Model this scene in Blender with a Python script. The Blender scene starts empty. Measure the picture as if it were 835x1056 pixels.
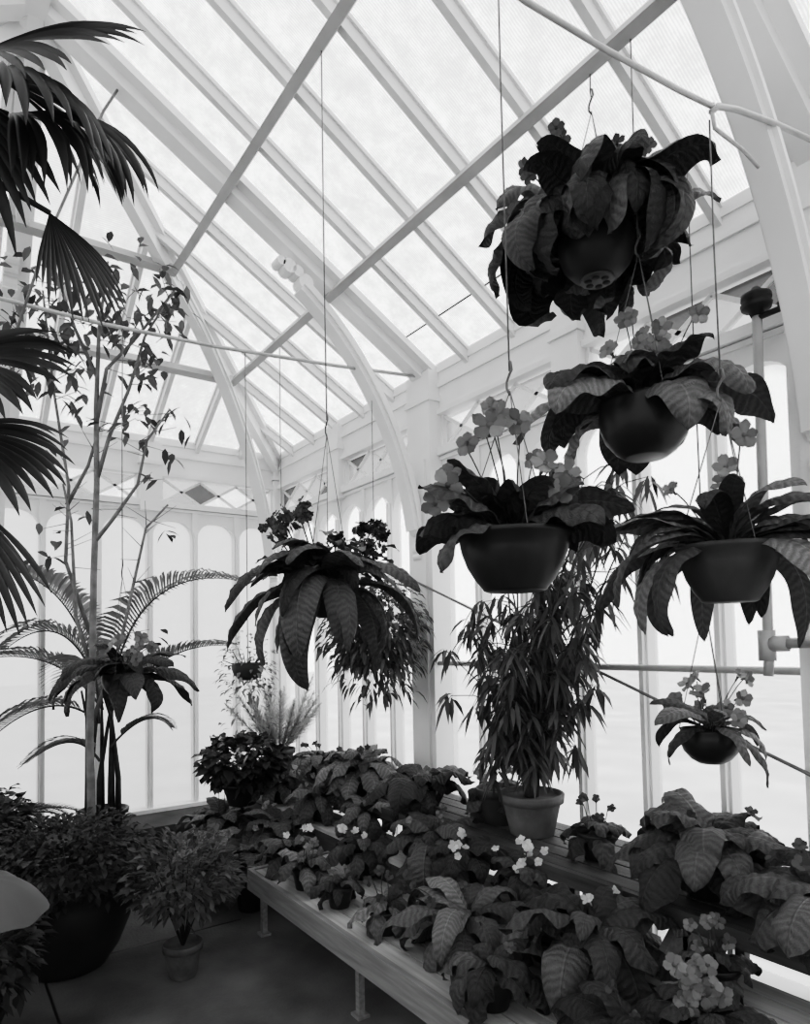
import bpy, math, random
from mathutils import Vector, Matrix
sc = bpy.context.scene
C = sc.collection
R = random.Random(7)
V = Vector
PI = math.pi
UP = V((0, 0, 1))

# ------------------------------------------------------------------ materials
def new_mat(name):
    m = bpy.data.materials.new(name); m.use_nodes = True
    nt = m.node_tree; nt.nodes.clear()
    out = nt.nodes.new('ShaderNodeOutputMaterial')
    return m, nt, out
def N(nt, t, **kw):
    n = nt.nodes.new(t)
    for k, v in kw.items(): setattr(n, k, v)
    return n
def math_(nt, op, a, b=None, c=None):
    n = N(nt, 'ShaderNodeMath', operation=op)
    for i, x in enumerate((a, b, c)):
        if x is None: continue
        if isinstance(x, (int, float)): n.inputs[i].default_value = x
        else: nt.links.new(x, n.inputs[i])
    return n.outputs[0]
def ramp(nt, fac, lo, hi, a, b):
    n = N(nt, 'ShaderNodeMapRange'); nt.links.new(fac, n.inputs[0])
    for i, x in enumerate((lo, hi, a, b)): n.inputs[i + 1].default_value = x
    return n.outputs[0]
def gray(nt, val):
    n = N(nt, 'ShaderNodeCombineColor')
    for i in range(3): nt.links.new(val, n.inputs[i])
    return n.outputs[0]
def surf(name, a, b=None, scale=6, rough=.6, bump=.0, bscale=40, spec=.4, metal=0, streak=None):
    """grey noise-mottled surface"""
    b = a if b is None else b
    m, nt, out = new_mat(name)
    p = N(nt, 'ShaderNodeBsdfPrincipled'); nt.links.new(p.outputs[0], out.inputs[0])
    tc = N(nt, 'ShaderNodeTexCoord')
    mp = N(nt, 'ShaderNodeMapping'); nt.links.new(tc.outputs['Object'], mp.inputs[0])
    if streak: mp.inputs['Scale'].default_value = streak
    nz = N(nt, 'ShaderNodeTexNoise'); nz.inputs['Scale'].default_value = scale; nz.inputs['Detail'].default_value = 6
    nt.links.new(mp.outputs[0], nz.inputs[0])
    nt.links.new(gray(nt, ramp(nt, nz.outputs[0], .3, .7, a, b)), p.inputs['Base Color'])
    p.inputs['Roughness'].default_value = rough
    p.inputs['Specular IOR Level'].default_value = spec
    p.inputs['Metallic'].default_value = metal
    if bump:
        nb = N(nt, 'ShaderNodeTexNoise'); nb.inputs['Scale'].default_value = bscale; nb.inputs['Detail'].default_value = 5
        nt.links.new(mp.outputs[0], nb.inputs[0])
        bp = N(nt, 'ShaderNodeBump'); bp.inputs['Strength'].default_value = bump; bp.inputs['Distance'].default_value = .01
        nt.links.new(nb.outputs[0], bp.inputs['Height']); nt.links.new(bp.outputs[0], p.inputs['Normal'])
    return m
def leaf_mat(name, dark, light, veins=True, rough=.5, under=1.5, trans=.12, bump=.6, spec=.35):
    m, nt, out = new_mat(name)
    p = N(nt, 'ShaderNodeBsdfPrincipled')
    at = N(nt, 'ShaderNodeAttribute', attribute_name='shade')
    val = ramp(nt, at.outputs['Fac'], 0, 1, dark, light)
    uv = N(nt, 'ShaderNodeUVMap', uv_map='uv')
    sp = N(nt, 'ShaderNodeSeparateXYZ'); nt.links.new(uv.outputs[0], sp.inputs[0])
    if veins:
        d = math_(nt, 'ABSOLUTE', math_(nt, 'SUBTRACT', sp.outputs[0], .5))
        nw = N(nt, 'ShaderNodeTexNoise'); nw.inputs['Scale'].default_value = 5; nt.links.new(uv.outputs[0], nw.inputs[0]); nzw = nw.outputs[0]
        # herringbone side veins and a pale midrib
        ph = math_(nt, 'SUBTRACT', math_(nt, 'ADD', math_(nt, 'MULTIPLY', sp.outputs[1], 74.), math_(nt, 'MULTIPLY', nzw, 7.)), math_(nt, 'MULTIPLY', d, 13.))
        s = math_(nt, 'SINE', ph)
        nz = N(nt, 'ShaderNodeTexNoise'); nz.inputs['Scale'].default_value = 42; nz.inputs['Detail'].default_value = 4; nt.links.new(uv.outputs[0], nz.inputs[0])
        h = math_(nt, 'ADD', math_(nt, 'MULTIPLY', s, .32), math_(nt, 'MULTIPLY', nz.outputs[0], 1.3))
        mid = ramp(nt, d, .0, .035, 1.0, 0.0)
        val = math_(nt, 'MULTIPLY', val, math_(nt, 'ADD', ramp(nt, h, 0., 1.3, .6, 1.4), math_(nt, 'MULTIPLY', mid, .7)))
        bp = N(nt, 'ShaderNodeBump'); bp.inputs['Strength'].default_value = bump; bp.inputs['Distance'].default_value = .006
        nt.links.new(math_(nt, 'SUBTRACT', h, math_(nt, 'MULTIPLY', mid, 1.2)), bp.inputs['Height'])
        nt.links.new(bp.outputs[0], p.inputs['Normal'])
    geo = N(nt, 'ShaderNodeNewGeometry')
    val = math_(nt, 'MULTIPLY', val, ramp(nt, geo.outputs['Backfacing'], 0, 1, 1., under))
    col = gray(nt, val)
    nt.links.new(col, p.inputs['Base Color'])
    p.inputs['Roughness'].default_value = rough
    p.inputs['Specular IOR Level'].default_value = spec
    tr = N(nt, 'ShaderNodeBsdfTranslucent')
    nt.links.new(gray(nt, math_(nt, 'MULTIPLY', val, 1.6)), tr.inputs[0])
    mx = N(nt, 'ShaderNodeMixShader'); mx.inputs[0].default_value = trans
    nt.links.new(p.outputs[0], mx.inputs[1]); nt.links.new(tr.outputs[0], mx.inputs[2])
    nt.links.new(mx.outputs[0], out.inputs[0])
    return m
def pane_mat(name, clear, tint, ribs=0, mottle=.08, tr_tint=None):
    """whitewashed / obscured glass: part see-through, part translucent"""
    m, nt, out = new_mat(name)
    tc = N(nt, 'ShaderNodeTexCoord')
    nz = N(nt, 'ShaderNodeTexNoise'); nz.inputs['Scale'].default_value = 9; nz.inputs['Detail'].default_value = 9
    nz.inputs['Roughness'].default_value = .75
    nt.links.new(tc.outputs['Object'], nz.inputs[0])
    v = ramp(nt, nz.outputs[0], .3, .7, tint * (1 - mottle), min(1, tint * (1 + mottle)))
    if ribs:
        wv = N(nt, 'ShaderNodeTexWave', bands_direction='X'); wv.inputs['Scale'].default_value = ribs
        wv.inputs['Distortion'].default_value = 1.5
        nt.links.new(tc.outputs['Object'], wv.inputs[0])
        v = math_(nt, 'MULTIPLY', v, ramp(nt, wv.outputs['Fac'], 0, 1, .94, 1.02))
    c = gray(nt, v)
    t = N(nt, 'ShaderNodeBsdfTransparent'); tl = N(nt, 'ShaderNodeBsdfTranslucent')
    g = N(nt, 'ShaderNodeBsdfGlossy'); g.inputs['Roughness'].default_value = .25
    nt.links.new(c, t.inputs[0]); nt.links.new(c, tl.inputs[0])
    mx = N(nt, 'ShaderNodeMixShader'); mx.inputs[0].default_value = clear
    nt.links.new(tl.outputs[0], mx.inputs[1]); nt.links.new(t.outputs[0], mx.inputs[2])
    m2 = N(nt, 'ShaderNodeMixShader'); m2.inputs[0].default_value = .03
    nt.links.new(mx.outputs[0], m2.inputs[1]); nt.links.new(g.outputs[0], m2.inputs[2])
    nt.links.new(m2.outputs[0], out.inputs[0])
    return m

M = {}
M['white'] = surf('white_paint', .82, .90, 3, .5, .08, 60)
M['white2'] = surf('weathered_white_paint', .72, .86, 5, .55, .15, 40)
M['white_backlit'] = surf('backlit_white_paint', .42, .52, 4, .5, .1, 40)  # white paint with the purlins' backlit shade put into its colour
M['roofglass'] = pane_mat('mottled_roof_glass', .62, .91, 26, .07)
M['endglass'] = pane_mat('whitewashed_glass', .42, .80, 0, .03)
M['sideglass'] = pane_mat('bright_obscured_glass', .72, .99, 0, .01)
M['tint_dark'] = pane_mat('dark_tinted_glass', .5, .13)
M['tint_mid'] = pane_mat('mid_tinted_glass', .5, .42)
M['tint_light'] = pane_mat('pale_tinted_glass', .5, .62)
M['tint_clear'] = pane_mat('clear_leaded_glass', .8, .97)
M['floor'] = surf('worn_concrete', .06, .17, 2.2, .75, .35, 60, .25)
M['stone'] = surf('dark_stone', .05, .10, 5, .8, .4, 30, .2)
M['ground'] = surf('pale_ground', .55, .75, 1, .9)  # glare seen through the low windows is put into this pale colour
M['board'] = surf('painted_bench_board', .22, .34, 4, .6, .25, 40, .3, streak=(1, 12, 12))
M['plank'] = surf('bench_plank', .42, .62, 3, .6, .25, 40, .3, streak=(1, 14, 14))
M['plank_edge'] = surf('dark_plank', .05, .11, 3, .5, .25, 40, .4, streak=(1, 14, 14))  # darker plank tone for risers, shelf edges, posts and upper shelf
M['pot_dark'] = surf('dark_glazed_pot', .012, .022, 7, .38, .05, 30, .5)
M['pot_plastic'] = surf('dark_matte_pot', .018, .03, 7, .5, .05, 30, .4)
M['pot_mid'] = surf('grey_matte_pot', .045, .07, 9, .45, .08, 50, .4)
M['terracotta'] = surf('terracotta', .13, .24, 7, .8, .3, 60, .2)
M['terracotta_dark'] = surf('stained_terracotta', .08, .20, 7, .8, .3, 60, .2)
M['soil'] = surf('potting_soil', .01, .025, 30, .95, .8, 60, .1)
M['wire'] = surf('dull_wire', .12, .2, 30, .5, 0, 1, .4)
M['wire_light'] = surf('pale_wire', .35, .45, 30, .5, 0, 1, .4)
M['black'] = surf('black_iron', .01, .02, 20, .45, .1, 40, .5)
M['pipe'] = surf('painted_pipe', .40, .52, 8, .4, .05, 40, .5)
M['rod'] = surf('grey_painted_rod', .16, .26, 12, .5, 0, 1, .4)
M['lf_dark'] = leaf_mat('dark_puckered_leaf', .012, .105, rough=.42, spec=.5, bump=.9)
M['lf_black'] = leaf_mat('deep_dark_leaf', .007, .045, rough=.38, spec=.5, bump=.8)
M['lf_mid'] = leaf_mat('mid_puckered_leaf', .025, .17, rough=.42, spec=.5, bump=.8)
M['lf_light'] = leaf_mat('soft_grey_leaf', .03, .09, False, trans=.2)
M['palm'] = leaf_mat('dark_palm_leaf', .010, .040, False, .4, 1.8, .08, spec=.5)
M['frond'] = leaf_mat('feather_palm_leaflet', .10, .24, False, .5, 1.4, .25)
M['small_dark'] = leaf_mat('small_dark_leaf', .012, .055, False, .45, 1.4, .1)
M['small_mid'] = leaf_mat('small_mid_leaf', .04, .15, False, .5, 1.4, .2)
M['small_pale'] = leaf_mat('small_pale_leaf', .14, .34, False, .6, 1.2, .3)
M['fern'] = leaf_mat('pale_fern_needle', .28, .50, False, .7, 1.1, .35)
M['bark'] = surf('smooth_grey_bark', .17, .30, 14, .8, .4, 60, .2)
M['stem'] = surf('green_stem', .06, .12, 20, .6, 0, 1, .3)
M['stem_dark'] = surf('dark_stem', .02, .05, 20, .6, 0, 1, .3)
M['petal'] = leaf_mat('mid_tone_petal', .14, .30, False, .7, 1.1, .35)
M['petal_dark'] = leaf_mat('dusky_petal', .05, .13, False, .7, 1.1, .3)
M['petal_white'] = leaf_mat('white_petal', .60, .85, False, .7, 1., .35)
M['throat'] = surf('dark_flower_throat', .01, .02, 20, .8)

# ------------------------------------------------------------------ mesh builder
class MB:
    def __init__(s): s.v = []; s.f = []; s.uv = []; s.sh = []; s.mi = []; s.cm = 0; s.cs = .5
    def add(s, vs, fs, uvs=None, sh=None):
        b = len(s.v)
        s.v += [tuple(v) for v in vs]
        s.uv += uvs if uvs else [(0, 0)] * len(vs)
        s.sh += [s.cs if sh is None else sh] * len(vs)
        s.f += [tuple(i + b for i in f) for f in fs]
        s.mi += [s.cm] * len(fs)
    def box(s, lo, hi):
        (a, b, c), (d, e, f) = lo, hi
        s.add([(a,b,c),(d,b,c),(d,e,c),(a,e,c),(a,b,f),(d,b,f),(d,e,f),(a,e,f)],
              [(3,2,1,0),(4,5,6,7),(0,1,5,4),(1,2,6,5),(2,3,7,6),(3,0,4,7)])
    def beam(s, p0, p1, w, h, up=UP, off=0):
        """rectangular bar between two points; w across, h along up"""
        p0, p1 = V(p0), V(p1); t = (p1 - p0).normalized()
        a = t.cross(up)
        if a.length < 1e-4: a = t.cross(V((1, 0, 0)))
        a.normalize(); n = a.cross(t).normalized()
        vs = []
        for p in (p0, p1):
            for i, j in ((-1,-1),(1,-1),(1,1),(-1,1)): vs.append(p + a * (i * w / 2) + n * (j * h / 2 + off))
        s.add(vs, [(3,2,1,0),(4,5,6,7),(0,1,5,4),(1,2,6,5),(2,3,7,6),(3,0,4,7)])
    def sweep(s, pts, w, h, nrm):
        """rectangular section swept along pts lying in the plane with normal nrm"""
        nrm = V(nrm).normalized(); pts = [V(p) for p in pts]; vs = []
        for i, p in enumerate(pts):
            t = (pts[min(i + 1, len(pts) - 1)] - pts[max(i - 1, 0)]).normalized()
            b = t.cross(nrm).normalized()
            for x, y in ((-1,-1),(1,-1),(1,1),(-1,1)): vs.append(p + nrm * (x * w / 2) + b * (y * h / 2))
        n = len(pts); fs = [(3,2,1,0), tuple(4*(n-1)+k for k in range(4))]
        for i in range(n - 1):
            for k in range(4):
                a = 4*i + k; b_ = 4*i + (k+1) % 4; fs.append((a, b_, b_ + 4, a + 4))
        s.add(vs, fs)
    def tube(s, pts, r, n=6, cap=True):
        pts = [V(p) for p in pts]; m = len(pts)
        rs = r if isinstance(r, (list, tuple)) else [r] * m
        t0 = (pts[1] - pts[0]).normalized()
        a = t0.cross(UP if abs(t0.z) < .95 else V((1, 0, 0))).normalized()
        vs = []
        for i, p in enumerate(pts):
            t = (pts[min(i + 1, m - 1)] - pts[max(i - 1, 0)])
            if t.length > 1e-9: t.normalize()
            else: t = t0
            a = (a - t * a.dot(t)); a.normalize(); b = t.cross(a)
            for k in range(n):
                an = 2 * PI * k / n
                vs.append(p + (a * math.cos(an) + b * math.sin(an)) * rs[i])
        fs = []
        for i in range(m - 1):
            for k in range(n):
                q = i * n + k; q2 = i * n + (k + 1) % n
                fs.append((q, q2, q2 + n, q + n))
        if cap: fs += [tuple(range(n - 1, -1, -1)), tuple((m - 1) * n + k for k in range(n))]
        s.add(vs, fs)
    def lathe(s, prof, c=(0, 0, 0), n=40, wob=0):
        c = V(c); m = len(prof); vs = []
        for i, (r, z) in enumerate(prof):
            for k in range(n):
                an = 2 * PI * k / n; rr = r * (1 + wob * math.sin(3 * an + z * 9))
                vs.append(c + V((rr * math.cos(an), rr * math.sin(an), z)))
        fs = []
        for i in range(m - 1):
            for k in range(n):
                q = i * n + k; q2 = i * n + (k + 1) % n
                fs.append((q, q2, q2 + n, q + n))
        fs.append(tuple(range(n - 1, -1, -1))); fs.append(tuple((m - 1) * n + k for k in range(n)))
        s.add(vs, fs)
    def build(s, name, mats, parent=None, smooth=True, loc=(0, 0, 0), local=None):
        me = bpy.data.meshes.new(name)
        vs = s.v
        if local is not None:
            l = V(local); vs = [tuple(V(v) - l) for v in vs]
        me.from_pydata(vs, [], s.f)
        uvl = me.uv_layers.new(name='uv')
        li = [0] * len(me.loops); me.loops.foreach_get('vertex_index', li)
        fl = []
        for i in li: fl += s.uv[i]
        uvl.data.foreach_set('uv', fl)
        at = me.attributes.new('shade', 'FLOAT', 'POINT'); at.data.foreach_set('value', s.sh)
        if not isinstance(mats, (list, tuple)): mats = [mats]
        for m in mats: me.materials.append(m)
        me.polygons.foreach_set('material_index', s.mi)
        if smooth: me.polygons.foreach_set('use_smooth', [True] * len(s.f))
        me.update()
        o = bpy.data.objects.new(name, me); C.objects.link(o)
        o.location = loc if local is None else local
        if parent: o.parent = parent
        return o
def tag(o, label=None, cat=None, group=None, kind=None):
    if label: o['label'] = label
    if cat: o['category'] = cat
    if group: o['group'] = group
    if kind: o['kind'] = kind
    return o
def empty(name, loc, label, cat, group=None):
    o = bpy.data.objects.new(name, None); C.objects.link(o); o.location = loc
    o.empty_display_size = .05
    return tag(o, label, cat, group)
def struct(name, mb, m, smooth=False, parent=None):
    o = mb.build(name, m, parent, smooth)
    if parent is None: o['kind'] = 'structure'
    return o

# ------------------------------------------------------------------ the glasshouse
XE, YR, YL, XB = 6.287, -2.9, 2.1, -2.6          # end wall, right wall, left wall, rear wall
YC = (YR + YL) / 2                               # ridge line
EAVE, SL = 3.585, .59
BAY = 1.29
HALF = (YL - YR) / 2
RIDGE = EAVE + SL * HALF
FR = 3.03; FT = 3.25                             # diamond frieze
SILL = .25
def wall(side, p0, d, nin, length, glass, lights=3, first=None, post_w=.19, main=(), corner=.13, win0=1, flat=True, trans=False):
    """p0 start, d along, nin inward normal. Frame = one structure mesh; each bay of glass = a window"""
    p0, d, nin = V(p0), V(d), V(nin)
    def W(u, z, w): q = p0 + d * u + nin * w; return (q.x, q.y, z)
    mb = MB()
    def bx(u0, u1, z0, z1, w0, w1):
        pts = [W(u, z, w) for z in (z0, z1) for u, w in ((u0, w0), (u1, w0), (u1, w1), (u0, w1))]
        mb.add(pts, [(3,2,1,0),(4,5,6,7),(0,1,5,4),(1,2,6,5),(2,3,7,6),(3,0,4,7)])
    L = length
    bx(0, L, 0, SILL - .02, -.08, .06)                     # low curb
    bx(0, L, SILL - .04, SILL + .03, -.08, .10)            # sill
    bx(0, L, FT + .03, EAVE + .0, -.06, .05)               # header board
    bx(0, L, FT + .20, FT + .225, .05, .065)               # beads on the header
    bx(0, L, FT + .01, FT + .045, -.05, .075)
    bx(0, L, FR - .055, FR - .005, -.05, .08)              # moulding under the frieze
    bx(0, L, FR - .085, FR - .06, -.05, .055)
    ZA = 2.86
    bays = []; u = corner; k = 0
    posts = [0.0]
    while posts[-1] + BAY < L - .3: posts.append(posts[-1] + BAY)
    posts.append(L)
    for i, pu in enumerate(posts):
        w = post_w if i not in main else .26
        dd = .10 if i not in main else .14
        minor = 0 < i < len(posts) - 1 and i not in main
        bx(max(0, pu - w / 2), min(L, pu + w / 2), FR - .10 if minor else SILL, EAVE - .02, -.05, dd)
        if minor:
            bx(pu - .025, pu + .025, SILL, FR - .08, -.03, .05); bx(pu - .0125, pu + .0125, SILL, 2.76, .05, .075)
        bx(max(0, pu - w / 2 - .015), min(L, pu + w / 2 + .015), FT + .10, FT + .14, -.05, dd + .015)
        if not minor: bx(max(0, pu - w * .32), min(L, pu + w * .32), SILL, FR - .08, -.05, dd + .02)
    lights_list = []
    for i in range(len(posts) - 1):
        w0 = (post_w if i not in main else .26) / 2; w1 = (post_w if i + 1 not in main else .26) / 2
        fa, fb = posts[i] + w0, posts[i + 1] - w1
        if 0 < i and i not in main: w0 = .025
        if i + 1 < len(posts) - 1 and i + 1 not in main: w1 = .025
        a, b = posts[i] + w0, posts[i + 1] - w1
        n = max(1, round((b - a) / .42)); mw = .05
        cell = (b - a - mw * (n - 1)) / n
        for j in range(n):
            u0 = a + j * (cell + mw); u1 = u0 + cell
            if j: bx(u0 - mw, u0, SILL, FR - .08, -.03, .05); bx(u0 - mw * .75, u0 - mw * .25, SILL, ZA - .1, .05, .075)
            # rounded head spandrel
            r = cell * (.42 if flat else .5); cu = []
            q = 8
            zt = ZA
            pts = [(u0, zt - r)]
            for s_ in range(q + 1):
                an = PI - PI / 2 * s_ / q; pts.append((u0 + r + r * math.cos(an), zt - r + r * math.sin(an)))
            for s_ in range(q + 1):
                an = PI / 2 - PI / 2 * s_ / q; pts.append((u1 - r + r * math.cos(an), zt - r + r * math.sin(an)))
            for s_ in range(len(pts) - 1):
                (ua, za), (ub, zb) = pts[s_], pts[s_ + 1]
                if abs(ua - ub) > 1e-6:
                    mb.add([W(ua, za, .035), W(ub, zb, .035), W(ub, FR - .07, .035), W(ua, FR - .07, .035)], [(0, 1, 2, 3)])
                mb.add([W(ua, za, .035), W(ub, zb, .035), W(ub, zb, -.03), W(ua, za, -.03)], [(0, 1, 2, 3)])
                # raised bead around the arch
                da = .012
                mb.add([W(ua, za, .05), W(ub, zb, .05), W(ub, zb + da, .05), W(ua, za + da, .05)], [(0, 1, 2, 3)])
        # frieze frame and diamonds
        fu0, fu1 = fa + .02, fb - .02
        bx(fa, fu0, FR - .02, FT + .02, -.04, .04); bx(fu1, fb, FR - .02, FT + .02, -.04, .04)
        lights_list.append((a, b, fu0, fu1))
    o = struct('wall_' + side, mb, M['white'])
    for i, (a, b, fu0, fu1) in enumerate(lights_list):
        g = MB(); g.add([W(a, SILL, -.01), W(b, SILL, -.01), W(b, FR - .06, -.01), W(a, FR - .06, -.01)], [(0, 1, 2, 3)])
        win = g.build('window_%d' % (win0 + i), glass, None, False); win['kind'] = 'structure'
        lat = MB(); n = 3; du = (fu1 - fu0) / n; rr = random.Random(win0 * 31 + i)
        gl = MB()
        def tri(ps):
            gl.cm = rr.choice([0, 1, 1, 2, 3, 1, 2]); gl.add([W(u, z, 0) for u, z in ps], [tuple(range(len(ps)))])
        zm = (FR + FT) / 2
        for j in range(n):
            ua, ub = fu0 + j * du, fu0 + (j + 1) * du; um = (ua + ub) / 2
            for za, zb in ((FR, FT), (FT, FR)):
                lat.beam(W(ua, za, .012), W(ub, zb, .012), .022, .016, up=nin)
            tri([(ua, FT), (um, zm), (ub, FT)]); tri([(ua, FR), (ub, FR), (um, zm)])
            if j == 0: tri([(ua, FR), (um, zm), (ua, FT)])
            else: tri([(ua - du / 2, zm), (ua, FR), (um, zm), (ua, FT)])
            if j == n - 1: tri([(ub, FR), (ub, FT), (um, zm)])
        gl.build('frieze_pane', [M['tint_dark'], M['tint_mid'], M['tint_light'], M['tint_clear']], win, False)
        lat.build('lattice', M['white'], win, False)
    return o
wall('right', (XE, YR, 0), (-1, 0, 0), (0, 1, 0), XE - XB, M['sideglass'], main=(2, 4, 6), win0=1, flat=False)
wall('end', (XE, YR, 0), (0, 1, 0), (-1, 0, 0), YL - YR, M['endglass'], win0=20)
wall('left', (XE, YL, 0), (-1, 0, 0), (0, -1, 0), XE - XB, M['sideglass'], main=(2, 4, 6), win0=30)
wall('rear', (XB, YR, 0), (0, 1, 0), (1, 0, 0), YL - YR, M['sideglass'], win0=40)

mb = MB(); mb.box((XB - .3, YR - .3, -.12), (XE + .3, YL + .3, 0)); struct('floor', mb, M['floor'])
mb = MB()
for x in (1.1, 2.6, 4.1, 5.6): mb.box((x - .006, YR + 1.3, -.002), (x + .006, YL, .0015))
for y in (-.5, .7): mb.box((XB, y - .006, -.002), (XE - .6, y + .006, .0015))
struct('trim_1', mb, M['black'])
# stone ledge along the end wall
mb = MB(); mb.box((5.72, YR + .1, 0), (XE - .05, YL, .20)); mb.box((5.69, YR + .1, .20), (XE - .05, YL, .245))
struct('trim_2', mb, M['stone'])
mb = MB(); mb.box((XB, YR + .07, 0), (XE, YR + .14, .22)); struct('baseboard_right', mb, M['stone'])
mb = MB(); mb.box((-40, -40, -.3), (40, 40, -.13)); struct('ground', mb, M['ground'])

# roof
XA = XE - HALF
def zr(y): return EAVE + SL * min(y - YR, YL - y)
def ze(x): return EAVE + SL * (XE - x)
mb = MB()
mb.add([(XE, YR, EAVE), (XB, YR, EAVE), (XB, YC, RIDGE), (XA, YC, RIDGE)], [(0, 1, 2, 3)])
mb.add([(XE, YL, EAVE), (XB, YL, EAVE), (XB, YC, RIDGE), (XA, YC, RIDGE)], [(3, 2, 1, 0)])
mb.add([(XE, YR, EAVE), (XE, YL, EAVE), (XA, YC, RIDGE)], [(0, 1, 2)])
mb.add([(XB, YR, EAVE), (XB, YL, EAVE), (XB, YC, RIDGE)], [(0, 2, 1)])
ceiling = struct('ceiling', mb, M['roofglass'])
bars = MB(); lap = MB()
nR = V((0, -SL, 1)).normalized(); nL = V((0, SL, 1)).normalized(); nE = V((SL, 0, 1)).normalized()
k = 1
while XE - .43 * k > XB:
    x = XE - .43 * k; ext = min(HALF, XE - x)
    for sgn, nn in ((1, nR), (-1, nL)):
        y0 = YR if sgn == 1 else YL; y1 = y0 + sgn * ext
        a = V((x, y0, EAVE)); b = V((x, y1, EAVE + SL * ext))
        bars.beam(a, b, .036, .07, nn, -.045); bars.beam(a, b, .062, .018, nn, -.012)
        if 2.4 < x + .43 < 3.8 or 1.3 < x < 1.6:
            for t in ((.30,) if sgn == 1 else ()):
                lap.beam((x + .03, y0 + sgn * t, EAVE + SL * t - .006), (x + .40, y0 + sgn * t, EAVE + SL * t - .006), .008, .004, nn)
    k += 1
for k in range(1, 12):
    y = YR + .43 * k
    if y > YL - .1: break
    ext = min(y - YR, YL - y)
    a = V((XE, y, EAVE)); b = V((XE - ext, y, EAVE + SL * ext))
    bars.beam(a, b, .036, .07, nE, -.045); bars.beam(a, b, .062, .018, nE, -.012)
struct('trim_3', bars, M['white2'])
struct('trim_4', lap, M['black'])
# eave plates and ridge
mb = MB()
mb.box((XB, YR - .06, EAVE - .03), (XE, YR + .06, EAVE + .03)); mb.box((XB, YL - .06, EAVE - .03), (XE, YL + .06, EAVE + .03))
mb.box((XE - .06, YR, EAVE - .03), (XE + .06, YL, EAVE + .03))
mb.box((XB, YC - .05, RIDGE - .16), (XA, YC + .05, RIDGE))
struct('trim_5', mb, M['white'])
tn = [6]
def trim(mb, m=None, smooth=False):
    o = struct('trim_%d' % tn[0], mb, m or M['white'], smooth); tn[0] += 1; return o
# main rafters
def rafter(x, nn, y0, sgn):
    mb = MB(); a = V((x, y0, EAVE)); b = V((x, YC, RIDGE))
    mb.beam(a, b, .24, .04, nn, -.04); mb.beam(a, b, .11, .06, nn, -.085)
    trim(mb)
for x in (3.706, 1.125, -1.456):
    rafter(x, nR, YR, 1); rafter(x, nL, YL, -1)
# hips
for s_ in (1, -1):
    mb = MB(); y0 = YR if s_ == 1 else YL
    a = V((XE, y0, EAVE)); b = V((XA, YC, RIDGE)); d = b - a
    nn = V((1, -s_, 1.9)).normalized()
    mb.beam(a, b, .16, .05, UP, -.05); mb.beam(a, b, .07, .12, UP, -.12)
    trim(mb)
# centre rafter of the end slope
mb = MB(); a = V((XE, YC - .1, EAVE)); b = V((XA, YC, RIDGE)); mb.beam(a, b, .14, .05, nE, -.05); mb.beam(a, b, .07, .12, nE, -.12); trim(mb)
# purlins : (y of the right one, z)
for yy, zz in ((2.08, 3.938), (1.381, 4.352)):
    inset = 2.9 - yy; xe = XE - inset - .08
    mb = MB(); mb.beam((XB, -yy, zz), (xe, -yy, zz), .05, .065, nR); trim(mb, M['white_backlit'])
    mb = MB(); yl = YL - inset; mb.beam((XB, yl, zz), (xe, yl, zz), .055, .07, nL); trim(mb, M['white_backlit'])
    mb = MB(); mb.beam((xe, -yy, zz), (xe, yl, zz), .055, .07, nE); trim(mb, M['white_backlit'])
# curved brackets
def bez(p0, p1, p2, p3, n=18):
    p0, p1, p2, p3 = map(V, (p0, p1, p2, p3)); o = []
    for i in range(n + 1):
        t = i / n; u = 1 - t; o.append(p0 * u**3 + p1 * 3*u*u*t + p2 * 3*u*t*t + p3 * t**3)
    return o
def bracket(p0, p3, hz, nrm, w=.10, h=.085):
    """p0 low end at the post, p3 top end at the rafter; hz = horizontal unit from the wall inward"""
    p0, p3, hz = V(p0), V(p3), V(hz)
    run = (p3 - p0).dot(hz); rise = (p3 - p0).z
    d = (p3 - p0) - hz * run - UP * rise
    p1 = p0 + hz * run * .10 + UP * rise * .42
    p2 = p0 + hz * run * .50 + UP * rise * .80
    mb = MB(); pts = bez(p0, p1, p2, p3)
    mb.sweep(pts, w, h, nrm); mb.sweep(pts, w * 1.35, h * .25, nrm)
    # scroll ends
    nn = V(nrm).normalized()
    for e, t, sgn in ((pts[0], (pts[0] - pts[1]).normalized(), 1), (pts[-1], (pts[-1] - pts[-2]).normalized(), -1)):
        side = t.cross(nn).normalized() * sgn
        for q, (a, b, r) in enumerate(((.0, .028, .05), (.075, .040, .036), (.13, .02, .045), (.185, .0, .028))):
            c = e + t * a + side * b
            mb.tube([c - nn * w * .45, c + nn * w * .45], r, 12)
    trim(mb, M['white'])
for x in (3.706, 1.125, -1.456):
    bracket((x, -2.72, 2.47), (x, -1.87, 3.93), (0, 1, 0), (1, 0, 0))
    bracket((x, YL - .18, 2.47), (x, YL - 1.06, 4.02), (0, -1, 0), (1, 0, 0))
dg = V((-1, 1, 0)).normalized()
bracket((6.12, -2.74, 2.40), (4.86, -1.48, 4.30), dg, (1, 1, 0), .09, .085)
dg2 = V((-1, -1, 0)).normalized()
bracket((6.12, YL - .16, 2.40), (4.86, YL - 1.42, 4.30), dg2, (1, -1, 0), .09, .085)
bracket((6.10, -.80 + .4, 2.40), (5.0, -.4, 4.10), (-1, 0, 0), (0, 1, 0), .09, .085)

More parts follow.
